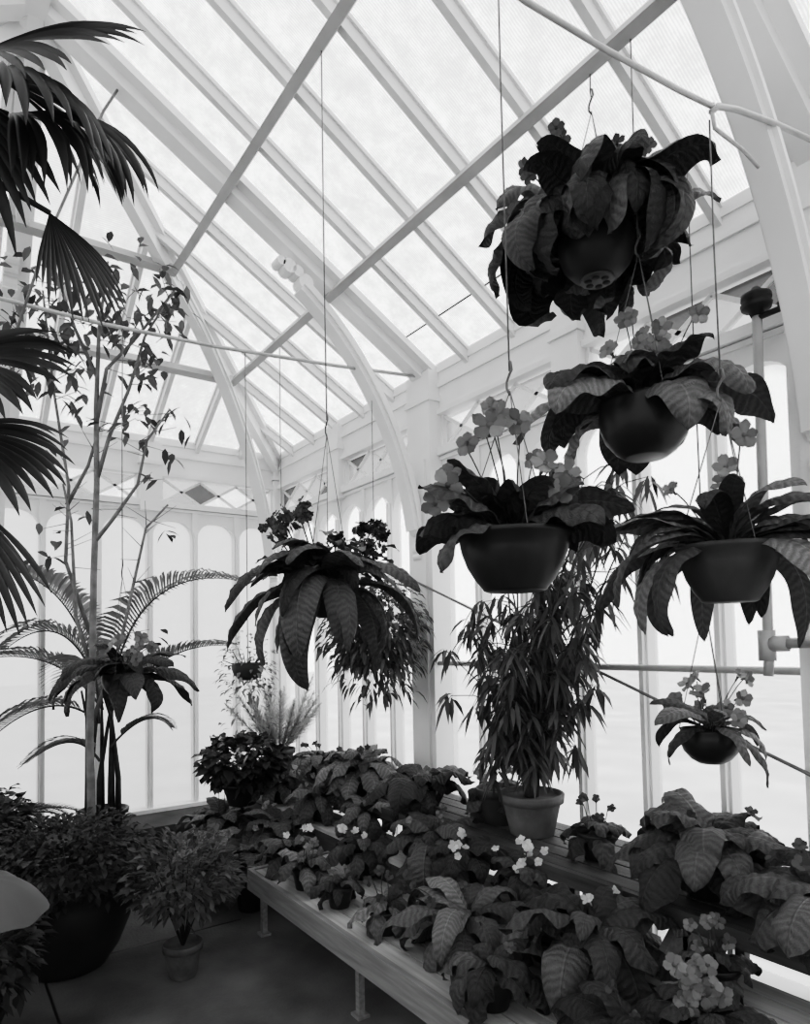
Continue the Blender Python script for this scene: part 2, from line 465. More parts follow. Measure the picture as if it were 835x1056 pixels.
# glazing bar that crosses the right-hand windows, pipes, tie rods
def rodthing(name, pts, r, label, cat, m, group=None, n=8):
    mb = MB(); mb.tube(pts, r, n); return tag(mb.build(name, m), label, cat, group)
mb = MB(); mb.tube([(4.9, -2.80, 1.555), (XB + .1, -2.80, 1.555)], .016, 8)
x = 4.6
while x > XB + .3:
    mb.tube([(x, -2.80, 1.555), (x, -2.87, 1.555)], .012, 6); x -= .86
trim(mb, M['pipe'], True)
rodthing('brace_rod', [(3.9, -2.735, 2.18), (2.24, -2.735, 1.55), (.2, -2.735, .78)], .008,
         'thin grey brace rod slanting down across the right hand windows', 'rod', M['rod'])
rodthing('tie_rod', [(3.706, -2.80, 3.56), (3.706, -2.1, 3.485), (3.706, -1.32, 3.42), (3.706, -.7, 3.395), (3.706, .6, 3.41), (3.706, 2.05, 3.5)], .011,
         'long pale tie rod spanning the roof at the first main frame', 'rod', M['pipe'])
rodthing('hanger_rod', [(3.70, -.86, 4.85), (3.70, -.72, 4.55), (3.70, -.46, 3.77), (3.70, -.30, 3.15)], .007,
         'thin grey rod slanting down behind the upper fan palm leaves', 'rod', M['rod'])
def part(name, mb, m, par, smooth=True):
    o = mb.build(name, m, None, smooth)
    l = par.location
    o.data.transform(Matrix.Translation(-l)); o.parent = par
    return o
t = empty('tie_rod', (1.06, -1.95, 3.32), 'pale tie rod at the top right with a hooked bend, crossing the nearest curved bracket', 'rod')
mb = MB(); mb.tube([(1.060, 1.837, 3.443), (1.060, 0.188, 3.226), (1.060, -1.131, 3.208), (1.060, -1.394, 3.236), (1.060, -1.762, 3.288), (1.060, -1.941, 3.321)], .0075, 8); part('rod', mb, M['pipe'], t)
mb = MB(); mb.tube([(1.060, -1.932, 3.302), (1.060, -1.969, 3.335), (1.060, -2.082, 3.377), (1.060, -2.337, 3.443), (1.060, -2.601, 3.500), (1.060, -2.751, 3.528)], .0095, 8); part('bent_end', mb, M['pipe'], t)
mb = MB(); mb.tube([(1.060, -1.941, 3.330), (1.060, -1.936, 3.292), (1.060, -1.946, 3.255), (1.060, -1.979, 3.255), (1.060, -2.111, 3.255), (1.060, -2.205, 3.236)], .006, 8); part('hook', mb, M['pipe'], t)
t = empty('vertical_pipe', (1.35, -2.70, 1.54), 'tall pale vertical pipe with a black valve head in front of the right hand windows', 'pipe')
mb = MB(); mb.tube([(1.35, -2.70, 1.54), (1.345, -2.70, 1.6), (1.331, -2.70, 2.95), (1.331, -2.70, 2.99)], .019, 10); part('pipe', mb, M['pipe'], t)
mb = MB(); mb.tube([(1.35, -2.70, 1.60), (1.35, -2.70, 1.72)], .032, 10); mb.tube([(1.35, -2.70, 1.665), (.4, -2.70, 1.69)], .021, 10); mb.tube([(1.33, -2.70, 1.666), (1.27, -2.70, 1.667)], .032, 10); part('branch_pipe', mb, M['pipe'], t)
mb = MB(); c = (1.331, -2.70, 3.0)
mb.lathe([(.022, -.02), (.03, 0), (.055, .012), (.06, .03), (.045, .04), (.058, .05), (.056, .068), (.03, .08), (.012, .1)], c, 18)
mb.tube([(1.331, -2.70, 2.975), (1.24, -2.69, 2.97), (1.235, -2.69, 2.995)], .012, 6)
part('valve', mb, M['black'], t)

# ------------------------------------------------------------------ staging bench
bench = empty('plant_bench', (0, -1.55, 0), 'long tiered slatted plant bench along the right hand windows', 'bench')
X0, X1 = -1.6, 3.85
def bp(name, lo, hi, m):
    b = MB(); b.box(lo, hi); return part(name, b, m, bench, False)
bp('front_rail', (X0, -1.585, .255), (X1, -1.555, .375), M['board'])
for i in range(5):
    y = -1.59 - i * .102; bp('plank', (X0, y - .094, .34), (X1, y, .365), M['plank'])
bp('end_rail', (X1, -2.1, .255), (X1 + .03, -1.555, .375), M['board'])
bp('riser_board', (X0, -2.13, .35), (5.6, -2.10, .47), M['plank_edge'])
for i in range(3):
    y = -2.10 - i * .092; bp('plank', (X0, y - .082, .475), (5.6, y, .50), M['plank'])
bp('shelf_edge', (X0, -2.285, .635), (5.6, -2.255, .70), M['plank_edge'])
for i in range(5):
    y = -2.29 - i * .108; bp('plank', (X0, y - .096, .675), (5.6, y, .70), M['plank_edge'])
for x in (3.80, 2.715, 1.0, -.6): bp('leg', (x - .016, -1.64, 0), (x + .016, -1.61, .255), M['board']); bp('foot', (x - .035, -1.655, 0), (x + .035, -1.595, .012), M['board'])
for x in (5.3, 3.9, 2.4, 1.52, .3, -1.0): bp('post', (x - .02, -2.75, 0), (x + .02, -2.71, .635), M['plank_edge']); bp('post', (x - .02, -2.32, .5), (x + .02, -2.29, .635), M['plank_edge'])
b = MB(); b.add([(1.50, -2.10, .50), (1.50, -2.70, .50), (1.50, -2.70, .66), (1.50, -2.30, .66), (1.53, -2.10, .50), (1.53, -2.70, .50), (1.53, -2.70, .66), (1.53, -2.30, .66)],
                [(0,1,2,3),(7,6,5,4),(0,4,5,1),(1,5,6,2),(2,6,7,3),(3,7,4,0)]); part('stringer', b, M['board'], bench, False)

# ------------------------------------------------------------------ leaves
def frame_of(t, az):
    s = V((-math.sin(az), math.cos(az), 0)); n = t.cross(s); 
    return s, (n * -1 if n.z < 0 else n)
def leaf(mb, base, az, L, Wd, e0, droop, twist=0, nu=14, nv=6, rip=.12, puck=.05, fold=.25, tip=.7, roll=.0, pet=.08, sh=None, rnd=R, curl=0, sway=0):
    """arching leaf: e0 start elevation, droop total bend, rip edge ruffles, roll = margins rolled down"""
    p = V(base); ds = L / nu; rows = []; ph = rnd.random() * 6; ph2 = rnd.random() * 6
    fr = rnd.uniform(5, 9)
    for i in range(nu + 1):
        t = i / nu
        e = e0 - droop * (t ** 1.15) - curl * max(0, t - .75) * 4
        a2 = az + sway * t
        tan = V((math.cos(e) * math.cos(a2), math.cos(e) * math.sin(a2), math.sin(e)))
        if i: p = p + tan * ds
        s = V((-math.sin(a2), math.cos(a2), 0)); n = tan.cross(s).normalized() * -1
        n = V((-math.sin(e) * math.cos(a2), -math.sin(e) * math.sin(a2), math.cos(e)))
        tw = twist * t
        s2 = s * math.cos(tw) + n * math.sin(tw); n2 = n * math.cos(tw) - s * math.sin(tw)
        if t < pet: w = .07
        else:
            q = (t - pet) / (1 - pet); w = max(.02, (math.sin(PI * min(1, q ** tip)) ** .6) if q < 1 else 0)
            w = max(w, .06 if q < .5 else .0)
        rows.append((p.copy(), s2, n2, w * Wd / 2, t))
    vs = []; uvs = []
    for (p, s, n, w, t) in rows:
        for j in range(nv + 1):
            x = j / nv * 2 - 1; ax = abs(x)
            h = fold * ax * w - roll * (ax ** 2.2) * w * 1.3
            h += rip * Wd * .5 * math.sin(fr * t * 2 + ph + (1.7 if x > 0 else 0)) * ax ** 2 * min(1, t * 3)
            h += puck * Wd * .5 * math.sin(38 * t * (L / .3) ** .5 - 3.2 * ax + ph2) * (1 - (2 * ax - 1) ** 2) * (1 if t > pet else 0)
            vs.append(p + s * (x * w * (1 - .18 * roll * ax)) + n * h); uvs.append((j / nv, t * L / .3))
    fs = []; m = nv + 1
    for i in range(nu):
        for j in range(nv): fs.append((i*m+j, i*m+j+1, (i+1)*m+j+1, (i+1)*m+j))
    mb.add(vs, fs, uvs, rnd.random() if sh is None else sh)
    return rows
def flower_mesh(mb, c, nrm, r, rnd, lobes=5, tube=True, open_=.25):
    """ruffled trumpet flower: overlapping frilled lobes around a small throat"""
    nrm = (V(nrm).normalized() + V((rnd.uniform(-.4, .4), rnd.uniform(-.4, .4), rnd.uniform(-.4, .3)))).normalized()
    a = nrm.cross(UP if abs(nrm.z) < .9 else V((1, 0, 0))).normalized(); b = nrm.cross(a)
    c = V(c); ro = rnd.uniform(0, 6)
    mb.cm = 0
    for l in range(lobes):
        an = ro + 2 * PI * l / lobes + rnd.uniform(-.12, .12); d = a * math.cos(an) + b * math.sin(an); t = nrm.cross(d)
        Lr = r * rnd.uniform(.85, 1.15); hw = r * rnd.uniform(.40, .50); bend = rnd.uniform(-.35, .35); ph = rnd.uniform(0, 6)
        vs = []
        for i, (u, w) in enumerate(((.10, .16), (.4, .75), (.72, 1.), (.93, .78), (1.02, .35))):
            for j in range(5):
                x = (j - 2) / 2
                z = -.20 * (1 - u) + bend * u * u * .6 + .09 * math.sin(x * 5 + ph) * u + .05 * math.sin(i * 2.3 + ph)
                vs.append(c + d * (Lr * u * (1 - .10 * x * x)) + t * (x * w * hw) + nrm * (z * r + .012 * r * l))
        fs = [(i*5+j, i*5+j+1, (i+1)*5+j+1, (i+1)*5+j) for i in range(4) for j in range(4)]
        mb.add(vs, fs, None, rnd.random())
    mb.cm = 1; n = 8; vs = [c - nrm * r * .30] + [c - nrm * r * .12 + (a * math.cos(k * PI / 4) + b * math.sin(k * PI / 4)) * r * .15 for k in range(n)]
    mb.add(vs, [(0, 1 + k, 1 + (k + 1) % n) for k in range(n)], None, .3)
    mb.cm = 0
    if tube: mb.tube([c - nrm * r * .12, c - nrm * r * .7, c - nrm * r * 1.3 - UP * r * .1], [r * .2, r * .17, r * .09], 8)
def add_flower(par, c, nrm, r, stalk_from, mat, rnd, lobes=5):
    """a flower part with its stalk as sub-part; coordinates local to the plant empty"""
    mb = MB(); flower_mesh(mb, (0, 0, 0), nrm, r, rnd, lobes)
    f = mb.build('flower', [mat, M['throat']], par, True, loc=tuple(c))
    c = V(c); s0 = V(stalk_from); d = s0 - c; e = V(nrm).normalized() * -r * 1.3
    mid = (e + d) * .5 + V((rnd.uniform(-.01, .01), rnd.uniform(-.01, .01), .02))
    q = MB(); q.tube([e, e * .6 + mid * .4 + UP * .005, mid, d], .0022, 5); q.build('flower_stalk', M['stem'], f)
    return f
def pot_prof(r, h, kind):
    if kind == 'bowl':
        return [(r*.5, 0), (r*.56, .004), (r*.58, h*.06), (r*.70, h*.2), (r*.84, h*.42), (r*.94, h*.68), (r*.985, h*.9), (r*1.03, h*.92), (r*1.04, h), (r*.97, h), (r*.93, h*.9), (r*.6, h*.86), (.001, h*.86)]
    if kind == 'round':
        return [(r*.42, 0), (r*.48, .004), (r*.66, h*.12), (r*.88, h*.34), (r*.99, h*.6), (r*1.0, h*.8), (r*.97, h*.94), (r*1.0, h), (r*.93, h), (r*.9, h*.88), (.001, h*.86)]
    if kind == 'urn':
        return [(r*.55, 0), (r*.6, .01), (r*.78, h*.2), (r*.95, h*.5), (r*1.0, h*.75), (r*.96, h*.9), (r*1.05, h*.94), (r*1.05, h), (r*.92, h), (r*.88, h*.9), (.001, h*.9)]
    return [(r*.66, 0), (r*.68, .004), (r*.90, h*.76), (r*.91, h*.78), (r*1.0, h*.785), (r*1.03, h*.98), (r*1.01, h), (r*.92, h), (r*.9, h*.9), (.001, h*.9)]
CAM = V((0, 0, 1.7))
def gesneriad(name, loc, label, cat, group, r, h, kind, pmat, nleaf, L, asp, lmat, seed, wire=None, flowers=(), e=(.9, -.2), droop=(1.0, 1.9),
              fmat='petal', face=None, nu=14, nv=6, rip=.12, roll=.25, bias=None, nfl=0, fl_r=.022, fl_h=(.08, .2), sub=None, Lvar=.25, tip=.75, curl=.0, pflag=True, fcam=True, twist=.5, sub_holes=False, clear=0):
    """loc = centre of the pot's rim. A rosette of big leaves over a pot, optional hanger wires and flowers"""
    rnd = random.Random(seed)
    base = empty(name, V(loc) - V((0, 0, h)), label, cat, group)
    mb = MB(); mb.lathe(pot_prof(r, h, kind), (0, 0, 0), 40)
    pot = mb.build('pot', pmat, base)
    if sub_holes:
        q = MB()
        q.lathe([(r*.44, 0), (r*.45, -.006), (r*.40, -.010), (.001, -.010)], (0, 0, 0), 30); q.build('saucer', M['pot_mid'], pot)
        q = MB()
        for k in range(6):
            an = k * PI / 3; q.lathe([(.001, -.0125), (.014, -.0125), (.014, -.0105), (.001, -.0105)], (r*.25*math.cos(an), r*.25*math.sin(an), 0), 10)
        q.build('drainage_holes', M['throat'], pot)
    mb = MB(); mb.lathe([(.001, h*.86), (r*.5, h*.9), (r*.88, h*.88)], n=20); mb.build('soil', M['soil'], base)
    mb = MB()
    for i in range(nleaf):
        t = i / max(1, nleaf - 1)
        az = i * 2.39996 + rnd.uniform(-.3, .3)
        if bias is not None and rnd.random() < bias[1]: az = bias[0] + rnd.uniform(-bias[2], bias[2])
        el = e[0] + (e[1] - e[0]) * t + rnd.uniform(-.15, .15)
        if clear and t > .25:
            ca = math.atan2(-loc[1], -loc[0]); df = (az - ca + PI) % (2 * PI) - PI
            if abs(df) < clear: az = ca + (clear + rnd.uniform(0, .7)) * (1 if df > 0 else -1)
        Lf = L * rnd.uniform(1 - Lvar, 1 + Lvar) * (.75 + .35 * min(1, t * 1.6))
        b = (math.cos(az) * r * .35 * t, math.sin(az) * r * .35 * t, h * .9 + .03 * (1 - t))
        leaf(mb, b, az, Lf, Lf * asp * rnd.uniform(.85, 1.15), el, rnd.uniform(*droop), rnd.uniform(-twist, twist), nu, nv, rip, .06, .25, tip, roll, rnd=rnd, curl=rnd.uniform(0, curl), sway=rnd.uniform(-.3, .3))
    # never let foliage sink far through what the pot stands on
    if wire is None:
        mb.v = [(x, y, z if z > .006 or pflag is False else .006 + .2 * max(-.02, z) ) for x, y, z in mb.v]
    mb.build('foliage', lmat, base)
    top = h
    c0 = V(base.location)
    tocam = (CAM - c0); tocam.normalize()
    for (dx, dy, dz, fr) in flowers:
        nr = (tocam * 1.2 + V((rnd.uniform(-.5, .5), rnd.uniform(-.5, .5), rnd.uniform(-.2, .3)))).normalized()
        add_flower(base, (dx, dy, h + dz), nr, fr, (dx * .2, dy * .2, h * .95), M[fmat], rnd)
    for i in range(nfl):
        an = rnd.uniform(0, 2 * PI); rr = rnd.uniform(.1, .8) * L * .75
        if face is not None: an = face + rnd.uniform(-1.4, 1.4)
        z = rnd.uniform(*fl_h)
        nr = (tocam * 1. + V((math.cos(an) * .5, math.sin(an) * .5, rnd.uniform(-.2, .5)))).normalized()
        add_flower(base, (math.cos(an) * rr, math.sin(an) * rr, h + z), nr, fl_r * rnd.uniform(.8, 1.2), (math.cos(an) * r * .2, math.sin(an) * r * .2, h * .9), M[fmat], rnd)
    if wire is not None:
        mb = MB(); kz = h + wire[1]; 
        for k in range(3):
            an = k * 2.094 + .5; mb.tube([(r * math.cos(an), r * math.sin(an), h * .97), (0, 0, kz)], .0018, 5)
        mb.tube([(0, 0, kz - .01), (.012, 0, kz + .01), (.012, 0, kz + .03), (0, 0, kz + .05), (-.01, 0, kz + .06), (-.006, 0, kz + .085), (0, 0, kz + .09)], .004, 6)
        mb.tube([(0, 0, kz + .06), (.002, .001, (kz + wire[0] - c0.z) / 2), (0, 0, wire[0] - c0.z)], .0028, 5)
        mb.build('hanger_wire', M['wire'], base)
    return base
HG = 'large leaved plants hanging in bowls from the roof'
def _dirs(c):
    """camera-facing azimuth"""
    return math.atan2(-c[1], -c[0])
# --- hanging baskets
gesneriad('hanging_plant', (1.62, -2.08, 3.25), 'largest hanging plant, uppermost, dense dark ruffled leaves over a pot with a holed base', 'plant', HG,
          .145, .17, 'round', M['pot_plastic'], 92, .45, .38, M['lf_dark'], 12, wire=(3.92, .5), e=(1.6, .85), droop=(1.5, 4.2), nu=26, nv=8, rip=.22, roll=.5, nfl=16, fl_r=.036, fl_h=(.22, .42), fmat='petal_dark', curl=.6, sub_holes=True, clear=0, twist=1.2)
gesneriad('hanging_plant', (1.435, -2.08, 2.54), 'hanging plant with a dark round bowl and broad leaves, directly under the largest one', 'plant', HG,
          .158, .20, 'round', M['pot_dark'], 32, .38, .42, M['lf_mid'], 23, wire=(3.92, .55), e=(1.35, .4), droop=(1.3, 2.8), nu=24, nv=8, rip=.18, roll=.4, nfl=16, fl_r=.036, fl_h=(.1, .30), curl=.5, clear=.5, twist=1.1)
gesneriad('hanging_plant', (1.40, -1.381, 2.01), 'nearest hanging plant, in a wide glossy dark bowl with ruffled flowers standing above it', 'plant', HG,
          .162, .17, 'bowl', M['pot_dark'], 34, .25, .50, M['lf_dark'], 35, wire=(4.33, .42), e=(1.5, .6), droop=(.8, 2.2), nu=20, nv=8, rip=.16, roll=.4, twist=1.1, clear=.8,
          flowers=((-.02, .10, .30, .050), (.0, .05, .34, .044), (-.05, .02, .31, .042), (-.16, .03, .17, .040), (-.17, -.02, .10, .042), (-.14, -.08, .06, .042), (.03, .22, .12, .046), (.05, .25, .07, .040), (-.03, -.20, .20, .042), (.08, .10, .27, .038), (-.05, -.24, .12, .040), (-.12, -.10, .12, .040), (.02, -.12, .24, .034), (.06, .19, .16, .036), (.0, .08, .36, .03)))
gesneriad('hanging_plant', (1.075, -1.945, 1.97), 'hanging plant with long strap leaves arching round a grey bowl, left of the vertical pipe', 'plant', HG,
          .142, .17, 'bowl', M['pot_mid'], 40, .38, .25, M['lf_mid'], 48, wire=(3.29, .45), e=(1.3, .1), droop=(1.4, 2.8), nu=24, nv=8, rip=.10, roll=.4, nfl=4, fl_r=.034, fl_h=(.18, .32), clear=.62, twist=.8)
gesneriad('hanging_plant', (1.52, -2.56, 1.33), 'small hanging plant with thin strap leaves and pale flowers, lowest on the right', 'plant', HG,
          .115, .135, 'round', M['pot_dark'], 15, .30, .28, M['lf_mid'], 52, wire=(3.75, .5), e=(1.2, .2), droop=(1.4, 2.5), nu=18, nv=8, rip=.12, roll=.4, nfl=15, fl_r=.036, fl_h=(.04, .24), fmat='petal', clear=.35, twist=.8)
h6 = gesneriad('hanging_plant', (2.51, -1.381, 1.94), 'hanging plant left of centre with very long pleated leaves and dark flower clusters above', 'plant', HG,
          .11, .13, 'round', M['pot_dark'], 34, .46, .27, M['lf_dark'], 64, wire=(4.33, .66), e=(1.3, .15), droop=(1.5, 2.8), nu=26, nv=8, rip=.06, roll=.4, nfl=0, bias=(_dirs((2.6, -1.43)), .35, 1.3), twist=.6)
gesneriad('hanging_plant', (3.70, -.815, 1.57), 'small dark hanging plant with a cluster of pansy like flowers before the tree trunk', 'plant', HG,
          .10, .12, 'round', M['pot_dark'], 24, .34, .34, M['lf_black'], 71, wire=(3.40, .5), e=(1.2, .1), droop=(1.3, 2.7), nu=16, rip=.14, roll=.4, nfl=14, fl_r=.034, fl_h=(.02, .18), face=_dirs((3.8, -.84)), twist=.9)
# upright dark flower heads standing above the left hanging plant
rnd = random.Random(5); mb = MB(); st = MB()
for k in range(12):
    a = rnd.uniform(-.12, .14); b = (-.20 if k % 2 else .14) + rnd.uniform(-.12, .12); z = rnd.uniform(.26, .46)
    st.tube([(0, 0, .11), (a * .5, b * .5, z * .55), (a, b, z)], .003, 5)
    fl = MB()
    for j in range(16):
        d = V((rnd.gauss(0, 1), rnd.gauss(0, 1), rnd.gauss(0, 1))).normalized()
        flower_mesh(fl, V((a, b, z)) + d * rnd.uniform(.02, .05), d, .019, rnd, 5, False)
    fl.build('flower_cluster', [M['lf_black'] if k % 2 else M['petal_dark'], M['throat']], h6)
for k in range(60):
    an = rnd.uniform(0, 6.28); rr = rnd.uniform(.03, .24)
    leaf(mb, (math.cos(an) * rr, math.sin(an) * rr, rnd.uniform(.16, .34)), an, .07, .06, .4, 1.2, 0, 5, 4, .2, .0, rnd=rnd)
st.build('flower_stems', M['stem_dark'], h6); mb.build('small_leaves', M['small_mid'], h6)

# --- generic small-leaved masses
def sprig_leaf(mb, p, d, L, Wd, rnd, droop=.5):
    """simple folded leaf of 6 quads"""
    d = V(d).normalized(); s = d.cross(UP)
    if s.length < .05: s = V((1, 0, 0))
    s.normalize(); s = (s + UP * rnd.uniform(-.4, .4)).normalized(); n = s.cross(d).normalized()
    vs = []; q = V(p)
    for t, w in ((0, .06), (.3, .85), (.65, .9), (1, .02)):
        c = q + d * L * t - UP * L * droop * t * t
        vs += [c - s * w * Wd / 2 + n * Wd * .12 * w, c, c + s * w * Wd / 2 + n * Wd * .12 * w]
    fs = []
    for i in range(3):
        for j in range(2): fs.append((i*3+j, i*3+j+1, (i+1)*3+j+1, (i+1)*3+j))
    mb.add(vs, fs, None, rnd.random())
def bush(name, loc, label, cat, group, r, h, kind, pmat, rad, n, L, Wd, lmat, seed, cz=None, shape=(1, 1, .7), droop=.5, nfl=0, fmat='petal', fl_r=.02, wire=None, stems=14, trail=0):
    rnd = random.Random(seed)
    base = empty(name, V(loc), label, cat, group)
    if r:
        mb = MB(); mb.lathe(pot_prof(r, h, kind), n=32); mb.build('pot', pmat, base)
    cz = h + rad * .45 if cz is None else cz
    mb = MB(); st = MB()
    for i in range(stems):
        a = rnd.uniform(0, 6.28); q = rnd.uniform(.4, .9) * rad
        st.tube([(0, 0, h * .85), (math.cos(a) * q * .4, math.sin(a) * q * .4, h + (cz - h) * .6), (math.cos(a) * q * shape[0], math.sin(a) * q * shape[1], cz + rnd.uniform(0, .6) * rad * shape[2])], [.005, .004, .002], 5)
    for i in range(n):
        d = V((rnd.gauss(0, 1), rnd.gauss(0, 1), rnd.gauss(0, 1))).normalized(); q = rnd.uniform(.35, 1) ** .5 * rad * (1 + .15 * math.sin(d.x * 5 + seed) * math.cos(d.y * 6))
        p = V((d.x * q * shape[0], d.y * q * shape[1], d.z * q * shape[2] + cz))
        if trail and rnd.random() < .5: p.z -= rnd.random() ** 2 * trail * rad
        dd = V((d.x, d.y, d.z * .6 + .2)) + V((rnd.uniform(-.7, .7), rnd.uniform(-.7, .7), rnd.uniform(-.4, .5)))
        if wire is None and p.z < .02: p.z = .02 + rnd.random() * .05
        if base.location.z + p.z < .04: continue
        sprig_leaf(mb, p, dd, L * rnd.uniform(.7, 1.2), Wd * rnd.uniform(.7, 1.2), rnd, droop)
    if stems: st.build('stems', M['stem_dark'], base)
    mb.build('foliage', lmat, base)
    tocam = (CAM - V(loc)).normalized()
    for i in range(nfl):
        d = (V((rnd.gauss(0, .8), rnd.gauss(0, .8), abs(rnd.gauss(0, .7)))) + tocam * .8).normalized()
        add_flower(base, V((d.x * rad * shape[0], d.y * rad * shape[1], d.z * rad * shape[2] + cz)) * 1.05, (d + tocam).normalized(), fl_r, (0, 0, cz), M[fmat], rnd)
    if wire:
        w = MB(); w.tube([(0, 0, h), (0, 0, wire - loc[2])], .0028, 5); w.build('hanger_wire', M['wire'], base)
    return base
bush('hanging_plant', (3.706, -2.38, 1.76), 'small leaved trailing plant hanging behind the long pleated leaves, right of them', 'plant', HG,
     .11, .12, 'round', M['pot_mid'], .33, 1900, .075, .028, M['small_mid'], 81, shape=(1, 1, .9), cz=.08, droop=.9, wire=3.50, trail=.9)
bush('hanging_plant', (3.706, -1.50, 1.50), 'faint pale hanging plant with tiny trailing leaves near the far corner', 'plant', HG,
     .09, .1, 'round', M['pot_mid'],   .20, 300, .045, .020, M['small_pale'], 83, shape=(.8, .8, 1.0), cz=.08, droop=.6, wire=3.43, trail=1.8)
bush('potted_bush', (4.10, -.62, 0), 'bushy small leaved shrub in the largest dark floor pot', 'plant', None,
     .34, .48, 'urn', M['pot_dark'], .46, 2600, .06, .032, M['small_dark'], 91, shape=(1, 1, .5), cz=.56, droop=.5)
bush('potted_bush', (3.60, -1.09, 0), 'leafy bush spreading from the small terracotta pot on the floor', 'plant', None,
     .10, .17, 'pot', M['terracotta_dark'], .30, 1000, .062, .028, M['small_mid'], 92, shape=(1, 1, .72), cz=.52, droop=.3)
bush('potted_bush', (4.9, -.10, 0), 'dark leafy plant at the left edge beside the large floor pot', 'plant', None,
     .26, .36, 'urn', M['pot_dark'], .46, 1100, .11, .06, M['small_dark'], 93, shape=(1, 1, .55), cz=.62)
bush('potted_bush', (3.5, -.10, 0), 'low dark shrub in the shadow at the left foreground', 'plant', None,
     .2, .26, 'urn', M['pot_dark'], .34, 1100, .07, .035, M['small_dark'], 94, shape=(1, 1, .7), cz=.42)

